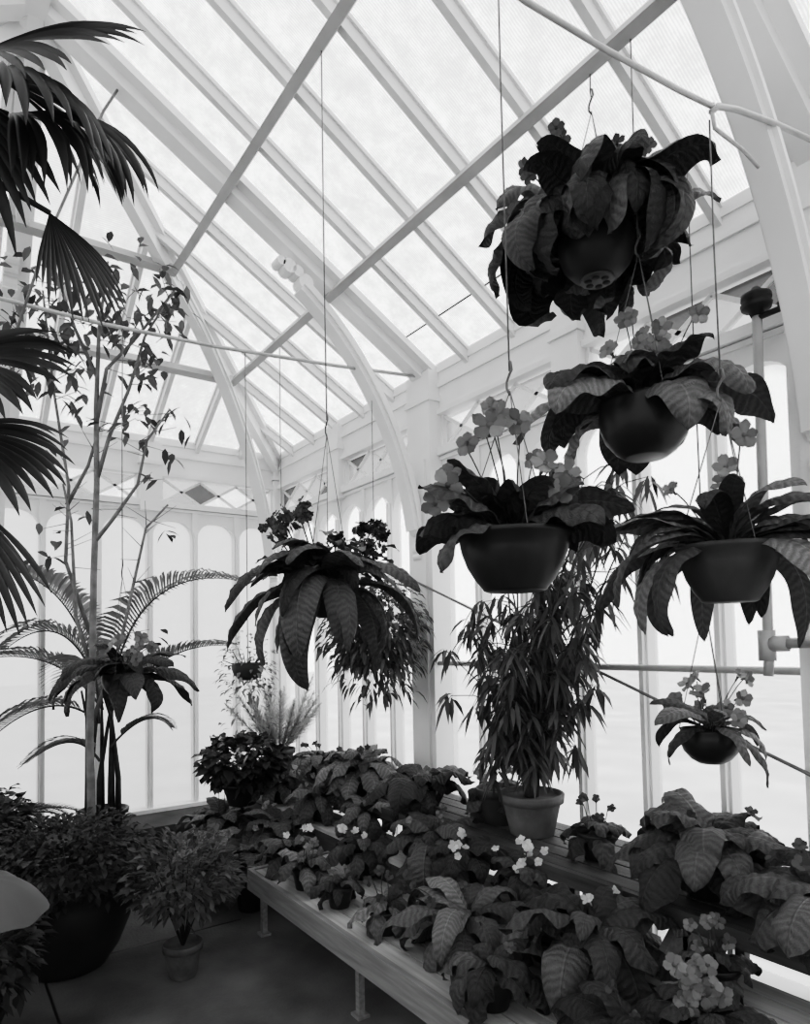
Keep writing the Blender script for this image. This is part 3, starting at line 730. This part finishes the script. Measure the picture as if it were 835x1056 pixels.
# --- bench plants : (x, y, shelf z, rim height, leaf length, aspect, count, material, seed, flowers, flower material, label)
T1, T2, T3 = .365, .50, .70
def bpnt(x, y, zs, r, h, L, asp, n, mat, seed, nfl, fmat, label, e=(1.25, .1), droop=(1.4, 2.8), rip=.30, roll=.5, pm='pot_dark', fl_r=.024, fl_h=(.05, .16), curl=.4, kind='pot', nu=14):
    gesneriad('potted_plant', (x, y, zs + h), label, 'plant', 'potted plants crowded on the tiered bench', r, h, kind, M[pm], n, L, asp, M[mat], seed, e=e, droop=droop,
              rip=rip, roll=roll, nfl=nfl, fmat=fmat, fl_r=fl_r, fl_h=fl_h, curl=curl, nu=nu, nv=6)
B = [
 (2.24, -1.88, T1, .10, .15, .40, .30, 22, 'lf_mid', 101, 6, 'petal_dark', 'potted plant with long grey strap leaves in the middle of the lower bench', (1.2, .2), (1.4, 2.4)),
 (1.90, -1.70, T1, .09, .13, .25, .44, 16, 'lf_dark', 102, 2, 'petal_dark', 'dark broad leaved potted plant over the front rail near the lower centre', (1.2, .2), (1.6, 2.9)),
 (1.72, -2.04, T1, .11, .22, .36, .42, 28, 'lf_dark', 103, 3, 'petal_white', 'tall heap of dark ruffled leaves on the lower bench, right of centre', (1.4, .4), (1.6, 3.0)),
 (1.33, -1.74, T1, .10, .14, .28, .44, 20, 'lf_black', 104, 2, 'petal_dark', 'dark crinkled plant at the bottom edge, right of the front rail', (1.2, .2), (1.5, 2.7)),
 (1.17, -1.89, T1, .085, .20, .24, .46, 15, 'lf_black', 105, 0, 'petal', 'dark pot with grey ruffled flowers bunched on top at the lower right', (1.2, .3), (1.8, 3.0)),
 (.93, -1.84, T1, .09, .15, .26, .46, 14, 'lf_dark', 106, 3, 'petal', 'broad leaved plant cut off by the lower right corner'),
 (1.50, -2.48, T3, .12, .17, .37, .46, 38, 'lf_dark', 107, 2, 'petal_dark', 'largest domed mound of crinkled leaves on the upper shelf against the bright windows', (1.4, .3), (1.6, 3.0)),
 (1.02, -2.36, T3, .10, .15, .30, .46, 20, 'lf_dark', 108, 9, 'petal_dark', 'leafy plant on the upper shelf at the right edge with small dusky flowers', (1.1, .2), (1.4, 2.4)),
 (3.95, -2.40, T3, .11, .15, .36, .36, 34, 'lf_mid', 109, 8, 'petal_dark', 'wide grey leaved plant at the far part of the upper shelf', (1.3, .2), (1.5, 2.6)),
 (3.22, -2.36, T3, .10, .14, .32, .50, 24, 'lf_black', 110, 3, 'petal', 'dark plant with curled leaf tips on the upper shelf left of the tall potted shrub', (1.5, .5), (1.6, 3.2)),
 (2.88, -2.20, T2, .10, .14, .34, .42, 20, 'lf_dark', 111, 4, 'petal', 'dark leaved plant on the middle step behind the white flowers', (1.4, .3), (1.5, 2.9)),
 (2.60, -2.18, T2, .10, .13, .27, .46, 16, 'lf_black', 112, 5, 'petal_white', 'dark plant with scattered white flowers in the centre of the bench', (1.3, .4), (1.5, 2.8)),
 (2.26, -2.24, T2, .09, .12, .24, .46, 14, 'lf_dark', 113, 9, 'petal_white', 'plant with a bright bunch of white flowers before the terracotta pot'),
 (2.05, -2.50, T3, .09, .12, .17, .55, 12, 'lf_dark', 114, 6, 'petal_dark', 'low plant with little flowers between the terracotta pot and the domed mound'),
 (2.66, -1.74, T1, .08, .11, .17, .44, 20, 'lf_mid', 115, 10, 'petal_dark', 'low bushy potted plant beside the front rail left of the strap leaved one'),
 (3.06, -1.72, T1, .075, .11, .16, .46, 12, 'lf_dark', 116, 3, 'petal', 'small potted plant leaning over the front rail'),
 (3.40, -1.70, T1, .08, .12, .19, .46, 14, 'lf_mid', 117, 6, 'petal', 'small flowering potted plant near the far end of the front rail'),
 (3.70, -1.74, T1, .08, .12, .24, .42, 16, 'lf_dark', 118, 4, 'petal_white', 'potted plant on the far front corner of the lower bench', (1.3, .2), (1.6, 2.8)),
 (3.35, -2.04, T1, .09, .16, .27, .42, 16, 'lf_dark', 119, 4, 'petal_white', 'dark potted plant in the second row behind the small flowering ones', (1.3, .2), (1.6, 2.8)),
 (3.62, -2.22, T2, .09, .15, .28, .42, 18, 'lf_mid', 120, 3, 'petal', 'grey leaved plant on the middle step at the far end'),
 (4.15, -2.20, T2, .09, .15, .28, .40, 20, 'lf_mid', 121, 4, 'petal', 'narrow leaved plant on the middle step beyond the lower bench'),
 (4.50, -2.38, T3, .09, .13, .26, .36, 22, 'lf_mid', 122, 5, 'petal_dark', 'arching leaved plant on the far upper shelf in front of the pale fern'),
 (4.80, -2.20, T2, .09, .13, .26, .38, 20, 'lf_dark', 123, 4, 'petal', 'dark plant on the far middle step near the end wall'),
 (2.86, -2.62, T3, .09, .13, .22, .55, 14, 'lf_dark', 124, 5, 'petal', 'flowering plant on the upper shelf tucked left of the tall shrub'),
 (1.30, -2.16, T2, .08, .11, .14, .50, 10, 'lf_dark', 125, 6, 'petal', 'small plant on the middle step below the right edge of the mound'),
]
for b in B: bpnt(*b)
# plants on the floor beyond the bench's end
for (x, y, h, L, n, mat, sd, nf, lb) in (
   (4.22, -1.72, .34, .34, 26, 'lf_dark', 131, 3, 'broad leaved plant standing on the floor just past the end of the bench'),
   (4.55, -1.55, .30, .32, 24, 'lf_mid', 132, 2, 'drooping grey leaved plant on the floor nearest the stone ledge'),
   (5.0, -1.80, .42, .34, 22, 'lf_mid', 133, 3, 'leafy plant in a tall pot between the ledge and the bench end'),
   (4.35, -1.98, .48, .30, 22, 'lf_dark', 134, 3, 'dark plant in a tall pot rising behind the bench end')):
    gesneriad('potted_plant', (x, y, h), lb, 'plant', None, .12, h, 'pot', M['pot_dark'], n, L, .42, M[mat], sd, e=(1.2, .0), droop=(1.2, 2.1), rip=.15, nfl=nf, fmat='petal', curl=.3)
# grey ruffled flower head on the lower right pot
g = [o for o in C.objects if o.get('label', '').startswith('dark pot with grey ruffled')][0]
rnd = random.Random(9)
for k in range(16):
    add_flower(g, (rnd.uniform(-.07, .07) + .03, rnd.uniform(-.08, .08), .24 + rnd.uniform(0, .11)), (-.8 + rnd.uniform(-.4, .4), .8 + rnd.uniform(-.4, .4), .5), .034, (0, 0, .18), M['petal'], rnd)

# begonia-like flowering dark plant far left of shelf, in pots
bush('flowering_begonia', (4.95, -1.95, .50), 'dark flowering begonia like plant silhouetted at the far left of the bench', 'plant', None,
     .15, .16, 'pot', M['pot_dark'], .30, 520, .10, .085, M['small_dark'], 141, shape=(1, 1, .6), cz=.34, nfl=14, fmat='petal_dark', fl_r=.026)

# --- pale plume fern
fn = empty('plume_fern', (5.05, -2.30, .70), 'pale feathery plume fern in a small pot near the far corner', 'plant')
mb = MB(); mb.lathe(pot_prof(.13, .17, 'pot'), n=28); mb.build('pot', M['terracotta_dark'], fn)
rnd = random.Random(3)
for k in range(20):
    az = k * 2.4; lean = rnd.uniform(.08, .8); L = rnd.uniform(.42, .70)
    d = V((math.cos(az) * math.sin(lean), math.sin(az) * math.sin(lean), math.cos(lean)))
    pl = MB(); base = V((math.cos(az) * .05, math.sin(az) * .05, .15)); pl.tube([base, base + d * L], [.003, .001], 4)
    for j in range(340):
        t = rnd.random(); c = base + d * L * (.12 + .88 * t)
        rr = .085 * math.sin(PI * min(1, (.1 + t * .9)) ** .9) + .008
        q = V((rnd.gauss(0, 1), rnd.gauss(0, 1), rnd.gauss(0, 1))).normalized(); q = (q - d * q.dot(d)).normalized() + d * .9
        q.normalize(); s = q.cross(d).normalized() * .0028
        pl.add([c - s, c + s, c + q * rr * 1.2], [(0, 1, 2)], None, rnd.random())
    pl.build('plume', M['fern'], fn)

# --- tall potted shrub with drooping lance leaves
ts = empty('tall_potted_shrub', (2.52, -2.56, .70), 'tall shrub with drooping lance shaped leaves in a terracotta pot on the upper shelf', 'plant')
mb = MB(); mb.lathe(pot_prof(.165, .21, 'pot'), n=36); mb.build('pot', M['terracotta'], ts)
mb = MB(); mb.lathe([(.001, .18), (.14, .185)], n=20); mb.build('soil', M['soil'], ts)
rnd = random.Random(12); st = MB(); lv = MB()
for k in range(25):
    an = rnd.uniform(0, 6.28); sp = rnd.uniform(.05, .60) * (1 if k % 3 else .4); H = rnd.uniform(.50, 1.62)
    if k < 6: an = rnd.uniform(-.5, .5) + PI; H = rnd.uniform(1.2, 1.65)
    elif k < 10: an = rnd.uniform(-.5, .5); H = rnd.uniform(.5, .9)
    sd = V((math.cos(an), math.sin(an) * .5, 0)); pts = []
    for i in range(9):
        t = i / 8; pts.append(V((0, 0, .19)) + sd * (sp * t ** 1.6) + V((math.sin(t * 5 + k) * .03, math.cos(t * 4 + k) * .03, H * t)) + V((-.16, .05, 0)) * t * (H / 1.5))
    st.tube(pts, [.009 - .0008 * i for i in range(9)], 6)
    for i in range(2, 9):
        for c in range(1 if i < 8 else 2):
            a = rnd.uniform(0, 6.28); bl = rnd.uniform(.06, .26)
            tip_ = pts[i] + V((math.cos(a) * bl, math.sin(a) * bl, rnd.uniform(-.03, .09)))
            if tip_.y + ts.location.y < YR + .14: tip_.y = YR + .14 - ts.location.y + rnd.random() * .05
            st.tube([pts[i], (pts[i] + tip_) / 2 + UP * .02, tip_], [.003, .0025, .002], 4)
            for j in range(11):
                b = a + rnd.uniform(-2.6, 2.6)
                d = V((math.cos(b), math.sin(b), rnd.uniform(-1.3, .1)))
                if tip_.y + ts.location.y < YR + .3 and d.y < 0: d.y *= -.3
                sprig_leaf(lv, tip_ + V((rnd.uniform(-.03, .03), rnd.uniform(-.03, .03), rnd.uniform(-.04, .02))), d, rnd.uniform(.08, .14), .026, rnd, .6)
st.build('stems', M['stem'], ts); lv.build('foliage', M['small_mid'], ts)
# smaller empty-looking dark pot beside it
sp_ = empty('plant_pot', (2.78, -2.58, .70), 'round dark pot standing left of the terracotta pot on the upper shelf', 'pot')
mb = MB(); mb.lathe(pot_prof(.13, .19, 'pot'), n=32); mb.build('pot_body', M['pot_mid'], sp_)
mb = MB(); mb.lathe([(.001, .16), (.11, .165)], n=20); mb.build('soil', M['soil'], sp_)

# ------------------------------------------------------------------ slender tree
tr = empty('slender_tree', (4.63, -.84, 0), 'slender bare trunked young tree with sparse leaves at the left', 'tree')
T = V((4.63, -.84, 0))
def trb(pts, rs, mbb): mbb.tube([V(p) - T for p in pts], rs, 8)
mb = MB()
trb([(4.63, -.84, .02), (4.62, -.84, .54), (4.60, -.82, 1.15), (4.57, -.83, 1.63), (4.54, -.83, 2.12), (4.50, -.84, 2.72), (4.47, -.83, 3.2), (4.44, -.84, 3.69), (4.38, -.88, 4.11)],
    [.030, .027, .024, .022, .020, .018, .015, .011, .006], mb)
mb.build('trunk', M['bark'], tr)
BR = [
 [(4.60, -.82, 1.80), (4.66, -.69, 2.25), (4.62, -.70, 2.72), (4.62, -.61, 3.33), (4.63, -.55, 3.94)],
 [(4.57, -.83, 1.55), (4.60, -.74, 1.90), (4.59, -.71, 2.5), (4.57, -.66, 2.72)],
 [(4.53, -.83, 2.36), (4.44, -.92, 2.50), (4.36, -1.05, 2.72), (4.33, -1.10, 3.0), (4.25, -1.22, 3.2)],
 [(4.50, -.84, 2.75), (4.44, -.90, 3.02), (4.36, -1.0, 3.32), (4.30, -1.08, 3.65), (4.2, -1.18, 3.85)],
 [(4.47, -.83, 3.1), (4.42, -.88, 3.44), (4.34, -1.02, 3.62), (4.15, -1.22, 3.92)],
 [(4.60, -.84, 1.25), (4.48, -.98, 1.75), (4.42, -1.05, 2.15), (4.36, -1.10, 2.45), (4.30, -1.22, 2.60)],
 [(4.46, -.83, 3.4), (4.54, -.72, 3.7), (4.58, -.62, 4.05)],
 [(4.62, -.69, 2.6), (4.55, -.80, 2.85), (4.52, -.86, 3.1)],
 [(4.57, -.62, 3.3), (4.60, -.48, 3.55), (4.62, -.40, 3.7)],
]
mb = MB(); lv = MB(); rnd = random.Random(21)
for b in BR:
    n = len(b); trb(b, [.010 * (1 - i / n) + .004 for i in range(n)], mb)
    for i in range(2, n):
        for k in range(4):
            t = rnd.random(); p = V(b[i - 1]).lerp(V(b[i]), t) if i < n else V(b[i])
            a = rnd.uniform(0, 6.28); q = p + V((math.cos(a) * .14, math.sin(a) * .16, rnd.uniform(-.05, .14)))
            trb([p, q], [.003, .0015], mb)
            if p.z < 3.0 and rnd.random() < .7: continue
            for j in range(4):
                sprig_leaf(lv, q - T + V((rnd.uniform(-.06, .06), rnd.uniform(-.08, .08), rnd.uniform(-.06, .06))), V((rnd.uniform(-1, 1), rnd.uniform(-1, 1), rnd.uniform(-1, .2))), .085, .045, rnd, .3)
for k in range(230):
    c = rnd.choice([(4.60, -.55, 3.85, .35), (4.38, -.92, 3.95, .32), (4.55, -.75, 3.6, .3), (4.30, -1.06, 3.72, .28), (4.62, -.5, 3.5, .25)])
    p = V((c[0] + rnd.gauss(0, .13), c[1] + rnd.gauss(0, c[3] * .45), c[2] + rnd.gauss(0, c[3] * .5)))
    if p.z > zr(p.y) - .15: continue
    sprig_leaf(lv, p - T, V((rnd.uniform(-1, 1), rnd.uniform(-1, 1), rnd.uniform(-1, .3))), .09, .048, rnd, .3)
mb.build('branches', M['bark'], tr); lv.build('foliage', M['small_mid'], tr)

# ------------------------------------------------------------------ feather palm
ap = empty('feather_palm', (5.92, -1.16, .245), 'grey feather palm arching from a pot on the stone ledge', 'palm')
A0 = V(ap.location)
mb = MB(); mb.lathe(pot_prof(.19, .16, 'pot'), n=30); mb.build('pot', M['pot_dark'], ap)
mb = MB(); rnd = random.Random(31)
for k in range(9):
    a = k * .7; q = V((math.cos(a) * .05, math.sin(a) * .12, .1))
    dz = V((math.cos(a * 2.1) * .10, math.sin(a * 1.7) * .14, 0)); mb.tube([q, q + V((0, 0, .3)), q * .8 + dz * .4 + V((-.02, 0, .72 + .05 * k % .2)), q * .5 + dz + V((-.05, 0, 1.0 + .07 * k % .3))], [.022, .019, .014, .008], 7)
mb.build('stems', M['stem_dark'], ap)
def frond(pts, Ln, par, org, n=30, Wl=.026, droop=.5, mat='frond', seed=1):
    rnd = random.Random(seed); pts = [V(p) - org for p in pts]
    cur = bez(*pts, n=n) if len(pts) == 4 else pts
    r = MB(); r.tube(cur, [.009 * (1 - i / len(cur)) + .002 for i in range(len(cur))], 5)
    lf = MB()
    for i in range(int(n * .22), n + 1):
        t = i / n; tan = (cur[min(i + 1, n)] - cur[i - 1]).normalized()
        s = tan.cross(UP)
        if s.length < .1: s = V((0, 1, 0))
        s.normalize(); up = s.cross(tan).normalized()
        for sg in (1, -1):
            for sub in (0, .5):
                c = cur[i].lerp(cur[i - 1], sub)
                L = Ln * (math.sin(PI * min(1, .12 + t * .80)) ** .7) * rnd.uniform(.9, 1.08)
                d = (s * sg * .75 + tan * .62 + up * .55).normalized(); w = Wl / 2
                vs = []; q = c.copy()
                for a, ww in ((0, .5), (.35, 1), (.7, .8), (1, .05)):
                    q = c + d * L * a - UP * L * droop * a * a
                    q.x = min(q.x, 6.17 - org.x)
                    vs += [q - tan * w * ww, q + tan * w * ww + up * w * .3]
                lf.add(vs, [(0, 1, 3, 2), (2, 3, 5, 4), (4, 5, 7, 6)], None, rnd.random())
    f = r.build('frond', M['stem'], par); lf.build('leaflets', M[mat], f)
FP = [
 ([(5.86, -1.2, 1.25), (5.75, -1.25, 2.0), (5.5, -1.55, 2.35), (5.17, -2.02, 2.22)], .50, .5),
 ([(5.86, -1.2, 1.2), (5.7, -1.3, 1.45), (5.45, -1.6, 1.75), (5.24, -1.95, 1.70)], .36, .4),
 ([(5.9, -1.15, 1.25), (6.0, -1.0, 1.9), (6.05, -.72, 2.05), (6.15, -.35, 1.55)], .46, .5),
 ([(5.9, -1.15, 1.2), (6.0, -.95, 1.55), (6.1, -.7, 1.75), (6.15, -.2, 1.6)], .42, .4),
 ([(5.88, -1.12, 1.1), (5.9, -.9, 1.35), (5.95, -.55, 1.35), (5.95, -.15, .75)], .46, .5),
 ([(5.88, -1.12, 1.1), (5.6, -1.05, 1.6), (5.3, -.95, 1.75), (5.0, -.75, 1.45)], .36, .5),
 ([(5.86, -1.2, .9), (5.8, -1.35, 1.1), (5.7, -1.5, 1.2), (5.6, -1.6, 1.05)], .16, .4),
 ([(5.86, -1.12, .8), (5.8, -1.0, 1.0), (5.8, -.85, 1.05), (5.8, -.6, .85)], .2, .4),
 ([(5.9, -1.15, 1.2), (6.0, -1.05, 1.9), (5.95, -.85, 2.2), (5.75, -.5, 2.3)], .42, .4),
]
for i, (pts, L, dr) in enumerate(FP): frond(pts, L, ap, A0, droop=dr, seed=40 + i)
# low fern in front of the ledge at the left
lf_ = empty('low_fern', (5.35, -.35, 0), 'fine low fern spreading above the dark pots at the left', 'fern')
mb = MB(); mb.lathe(pot_prof(.2, .42, 'urn'), n=28); mb.build('pot', M['pot_dark'], lf_)
for k in range(22):
    a = k * 2.4; r_ = .42 + .15 * math.sin(k * 3.1); o0 = V((5.35, -.35, .42))
    e = V((math.cos(a), math.sin(a), 0))
    frond([o0, o0 + e * r_ * .3 + UP * .2, o0 + e * r_ * .75 + UP * .25, o0 + e * r_ * 1.2 + UP * .08], .10, lf_, V(lf_.location), n=20, Wl=.012, droop=.3, mat='small_mid', seed=70 + k)

# ------------------------------------------------------------------ fan palm, dark, close at the left
fp = empty('fan_palm', (2.1, .55, 0), 'dark fan palm reaching in from the left edge with drooping pleated fans', 'palm')
F0 = V(fp.location)
mb = MB(); mb.lathe(pot_prof(.26, .36, 'urn'), n=36); mb.build('pot', M['pot_dark'], fp)
mb = MB(); mb.tube([(0, 0, .3), (.02, .0, 1.2), (0, .02, 2.2), (.0, 0, 3.0)], [.085, .075, .07, .05], 12); mb.build('trunk', M['bark'], fp)
def fan(hast, axis, nrm, L, nseg, spread, droop, seed, fuse=.30, wseg=.036, start=(0, 0, 2.9)):
    rnd = random.Random(seed); hast, axis, nrm = V(hast) - F0, V(axis).normalized(), V(nrm)
    nrm = (nrm - axis * nrm.dot(axis)).normalized(); side = nrm.cross(axis)
    st = V(start); pt = MB()
    pt.tube([st, st.lerp(hast, .4) + UP * .10, st.lerp(hast, .8) + UP * .06, hast], [.014, .011, .009, .007], 7)
    f = pt.build('frond', M['stem_dark'], fp); mb = MB()
    for i in range(nseg):
        th = (i / (nseg - 1) - .5) * spread
        d = axis * math.cos(th) + side * math.sin(th)
        Ls = L * (1 - .22 * abs(th) / (spread / 2)) * rnd.uniform(.9, 1.08)
        n2 = nrm; p = hast.copy(); nn = 14; vs = []; uvs = []
        dirv = d.copy(); dr = droop * rnd.uniform(.8, 1.2)
        step = spread / (nseg - 1)
        for k in range(nn + 1):
            t = k / nn
            if k:
                dirv = (dirv + V((0, 0, -1)) * dr * (t ** 1.2) / nn * 2.2).normalized(); p = p + dirv * Ls / nn
            rr = t * Ls
            w = min(wseg, max(.004, rr * step * 1.02)) * (1 if t < .55 else max(.03, 1 - ((t - .55) / .45) ** 1.6))
            s = dirv.cross(n2)
            if s.length < .02: s = side
            s.normalize(); n3 = s.cross(dirv).normalized()
            vs += [p - s * w / 2 - n3 * w * .22, p + n3 * w * .16, p + s * w / 2 - n3 * w * .22]; uvs += [(0, t), (.5, t), (1, t)]
        fs = []
        for k in range(nn):
            for j in range(2): fs.append((k*3+j, k*3+j+1, (k+1)*3+j+1, (k+1)*3+j))
        mb.add(vs, fs, uvs, rnd.random())
    mb.build('fan_blade', M['palm'], f)
# axes: right of view is about (-.58,-.82,0); toward the camera about (-.82,.58,0)
rt = V((-.576, -.817, 0)); tc = V((-.816, .577, 0))
def px(u, v, d):   # metres right, up, toward the viewer
    return rt * u + UP * v + tc * d
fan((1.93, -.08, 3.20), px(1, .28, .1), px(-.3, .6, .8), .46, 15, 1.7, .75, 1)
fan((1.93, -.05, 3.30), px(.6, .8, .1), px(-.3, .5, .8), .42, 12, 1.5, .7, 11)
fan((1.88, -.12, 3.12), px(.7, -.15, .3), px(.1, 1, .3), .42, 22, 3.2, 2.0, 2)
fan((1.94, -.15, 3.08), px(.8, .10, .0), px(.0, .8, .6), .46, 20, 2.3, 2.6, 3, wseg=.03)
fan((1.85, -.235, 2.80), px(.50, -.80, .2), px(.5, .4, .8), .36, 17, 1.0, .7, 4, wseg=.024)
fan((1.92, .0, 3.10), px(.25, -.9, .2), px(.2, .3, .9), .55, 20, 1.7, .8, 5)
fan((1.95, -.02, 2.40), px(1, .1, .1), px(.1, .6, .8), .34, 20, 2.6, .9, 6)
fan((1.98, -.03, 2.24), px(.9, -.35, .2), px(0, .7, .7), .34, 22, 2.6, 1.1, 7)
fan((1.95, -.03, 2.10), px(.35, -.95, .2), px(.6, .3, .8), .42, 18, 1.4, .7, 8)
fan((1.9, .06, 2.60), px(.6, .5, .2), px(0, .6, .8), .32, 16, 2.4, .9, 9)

# ------------------------------------------------------------------ broad pale leaf at the lower left
bl = empty('broad_leaf_plant', (2.35, .12, 0), 'plant with a broad pale cap shaped leaf entering at the left edge', 'plant')
mb = MB(); mb.lathe(pot_prof(.17, .24, 'urn'), n=30); mb.build('pot', M['pot_dark'], bl)
def capleaf(c, rad, tilt, nm='leaf', m='lf_light'):
    mb = MB(); vs = []; uvs = []; n = 40; rings = 8
    for i in range(rings + 1):
        for k in range(n):
            an = 2 * PI * k / n; f = i / rings; r_ = rad * f * (1 + .05 * math.sin(an * 3) + .03 * math.sin(an * 7))
            z = -.42 * rad * f ** 2.4 + .02 * rad * math.sin(an * 9) * f + (.1 * rad if f > .95 else 0) * 0
            vs.append((math.cos(an) * r_ * 1.15, math.sin(an) * r_, z)); uvs.append((.5 + f * math.cos(an) * .5, f))
    fs = []
    for i in range(rings):
        for k in range(n): fs.append((i*n+k, i*n+(k+1)%n, (i+1)*n+(k+1)%n, (i+1)*n+k))
    mx = Matrix.Translation(V(c)) @ Matrix.Rotation(tilt[0], 4, 'X') @ Matrix.Rotation(tilt[1], 4, 'Y')
    mb.add([mx @ V(v) for v in vs], fs, uvs, .8)
    return mb
capleaf((-.08, -.26, 1.06), .17, (.25, -.15)).build('leaf', M['lf_light'], bl)
capleaf((.22, -.20, 1.15), .13, (.3, .2)).build('leaf', M['lf_dark'], bl)
capleaf((.1, .15, .95), .16, (-.3, .1)).build('leaf', M['lf_dark'], bl)
mb = MB()
for e in ((-.08, -.26, 1.05), (.22, -.20, 1.14), (.1, .15, .94)): mb.tube([(0, 0, .22), (e[0] * .3, e[1] * .3, .7), e], [.009, .007, .005], 6)
mb.build('stems', M['stem_dark'], bl)

# loose hanging wires
def wirething(x, y, z0, z1, label):
    mb = MB(); mb.tube([(0, 0, z1 - z0), (.004, .002, (z1 - z0) * .5), (0, 0, .09), (.0, 0, .02), (.012, 0, 0), (.02, 0, .02)], .0028, 5)
    tag(mb.build('hanging_wire', M['wire'], None, True, (x, y, z0)), label, 'wire')
wirething(4.65, -2.16, 2.75, 4.02, 'thin bare wire hanging from the roof purlin nearest the far corner')

# ------------------------------------------------------------------ world, lights, camera
w = bpy.data.worlds.new('overcast'); sc.world = w; w.use_nodes = True
nt = w.node_tree; nt.nodes.clear()
out = nt.nodes.new('ShaderNodeOutputWorld'); bg = nt.nodes.new('ShaderNodeBackground')
tc_ = nt.nodes.new('ShaderNodeTexCoord'); sp3 = nt.nodes.new('ShaderNodeSeparateXYZ'); nt.links.new(tc_.outputs['Generated'], sp3.inputs[0])
v = ramp(nt, sp3.outputs[2], -.2, 1., 1.0, .95)
nt.links.new(gray(nt, v), bg.inputs[0]); bg.inputs[1].default_value = 1.12
nt.links.new(bg.outputs[0], out.inputs[0])
sl = bpy.data.lights.new('sun', 'SUN'); sl.energy = 1.1; sl.angle = math.radians(35)
so = bpy.data.objects.new('sun', sl); C.objects.link(so); so.rotation_euler = V((.35, .75, -1)).to_track_quat('-Z', 'Y').to_euler()

cam = bpy.data.cameras.new('camera'); co = bpy.data.objects.new('camera', cam); C.objects.link(co)
f = V((.81578138, -.57639372, .04765518)); r_ = V((-.5761728, -.81709203, -.01963429)); u = V((-.05025575, .01144033, .99867086))
co.matrix_world = Matrix(((r_.x, u.x, -f.x, 0), (r_.y, u.y, -f.y, 0), (r_.z, u.z, -f.z, 1.7), (0, 0, 0, 1)))
cam.sensor_fit = 'AUTO'; cam.sensor_width = 36; cam.lens = 693.356 / 1056 * 36
cam.shift_y = (629.377 - 528) / 1056; cam.clip_start = .02; cam.clip_end = 200
sc.camera = co
sc.view_settings.view_transform = 'Standard'; sc.view_settings.look = 'None'
sc.view_settings.exposure = 0; sc.view_settings.gamma = 1
# high-key print curve: soft shoulder, deep toe
sc.view_settings.use_curve_mapping = True
cmv = sc.view_settings.curve_mapping
cmv.white_level = (2, 2, 2); cmv.use_clip = False
cv = cmv.curves[3]
TONE = [(0, 0), (.02, .012), (.05, .04), (.10, .11), (.2, .30), (.35, .485), (.55, .62), (.8, .72), (1.0, .81), (1.12, .93), (1.3, .98), (2.0, 1.0)]
while len(cv.points) > 2: cv.points.remove(cv.points[1])
cv.points[0].location = (0, 0); cv.points[-1].location = (1, 1)
for x_, y_ in TONE[1:-1]: cv.points.new(x_ / 2, y_)
cmv.update()
sc.cycles.use_denoising = True
sc.cycles.max_bounces = 10; sc.cycles.transparent_max_bounces = 12; sc.cycles.diffuse_bounces = 5; sc.cycles.glossy_bounces = 3
sc.cycles.caustics_reflective = False; sc.cycles.caustics_refractive = False
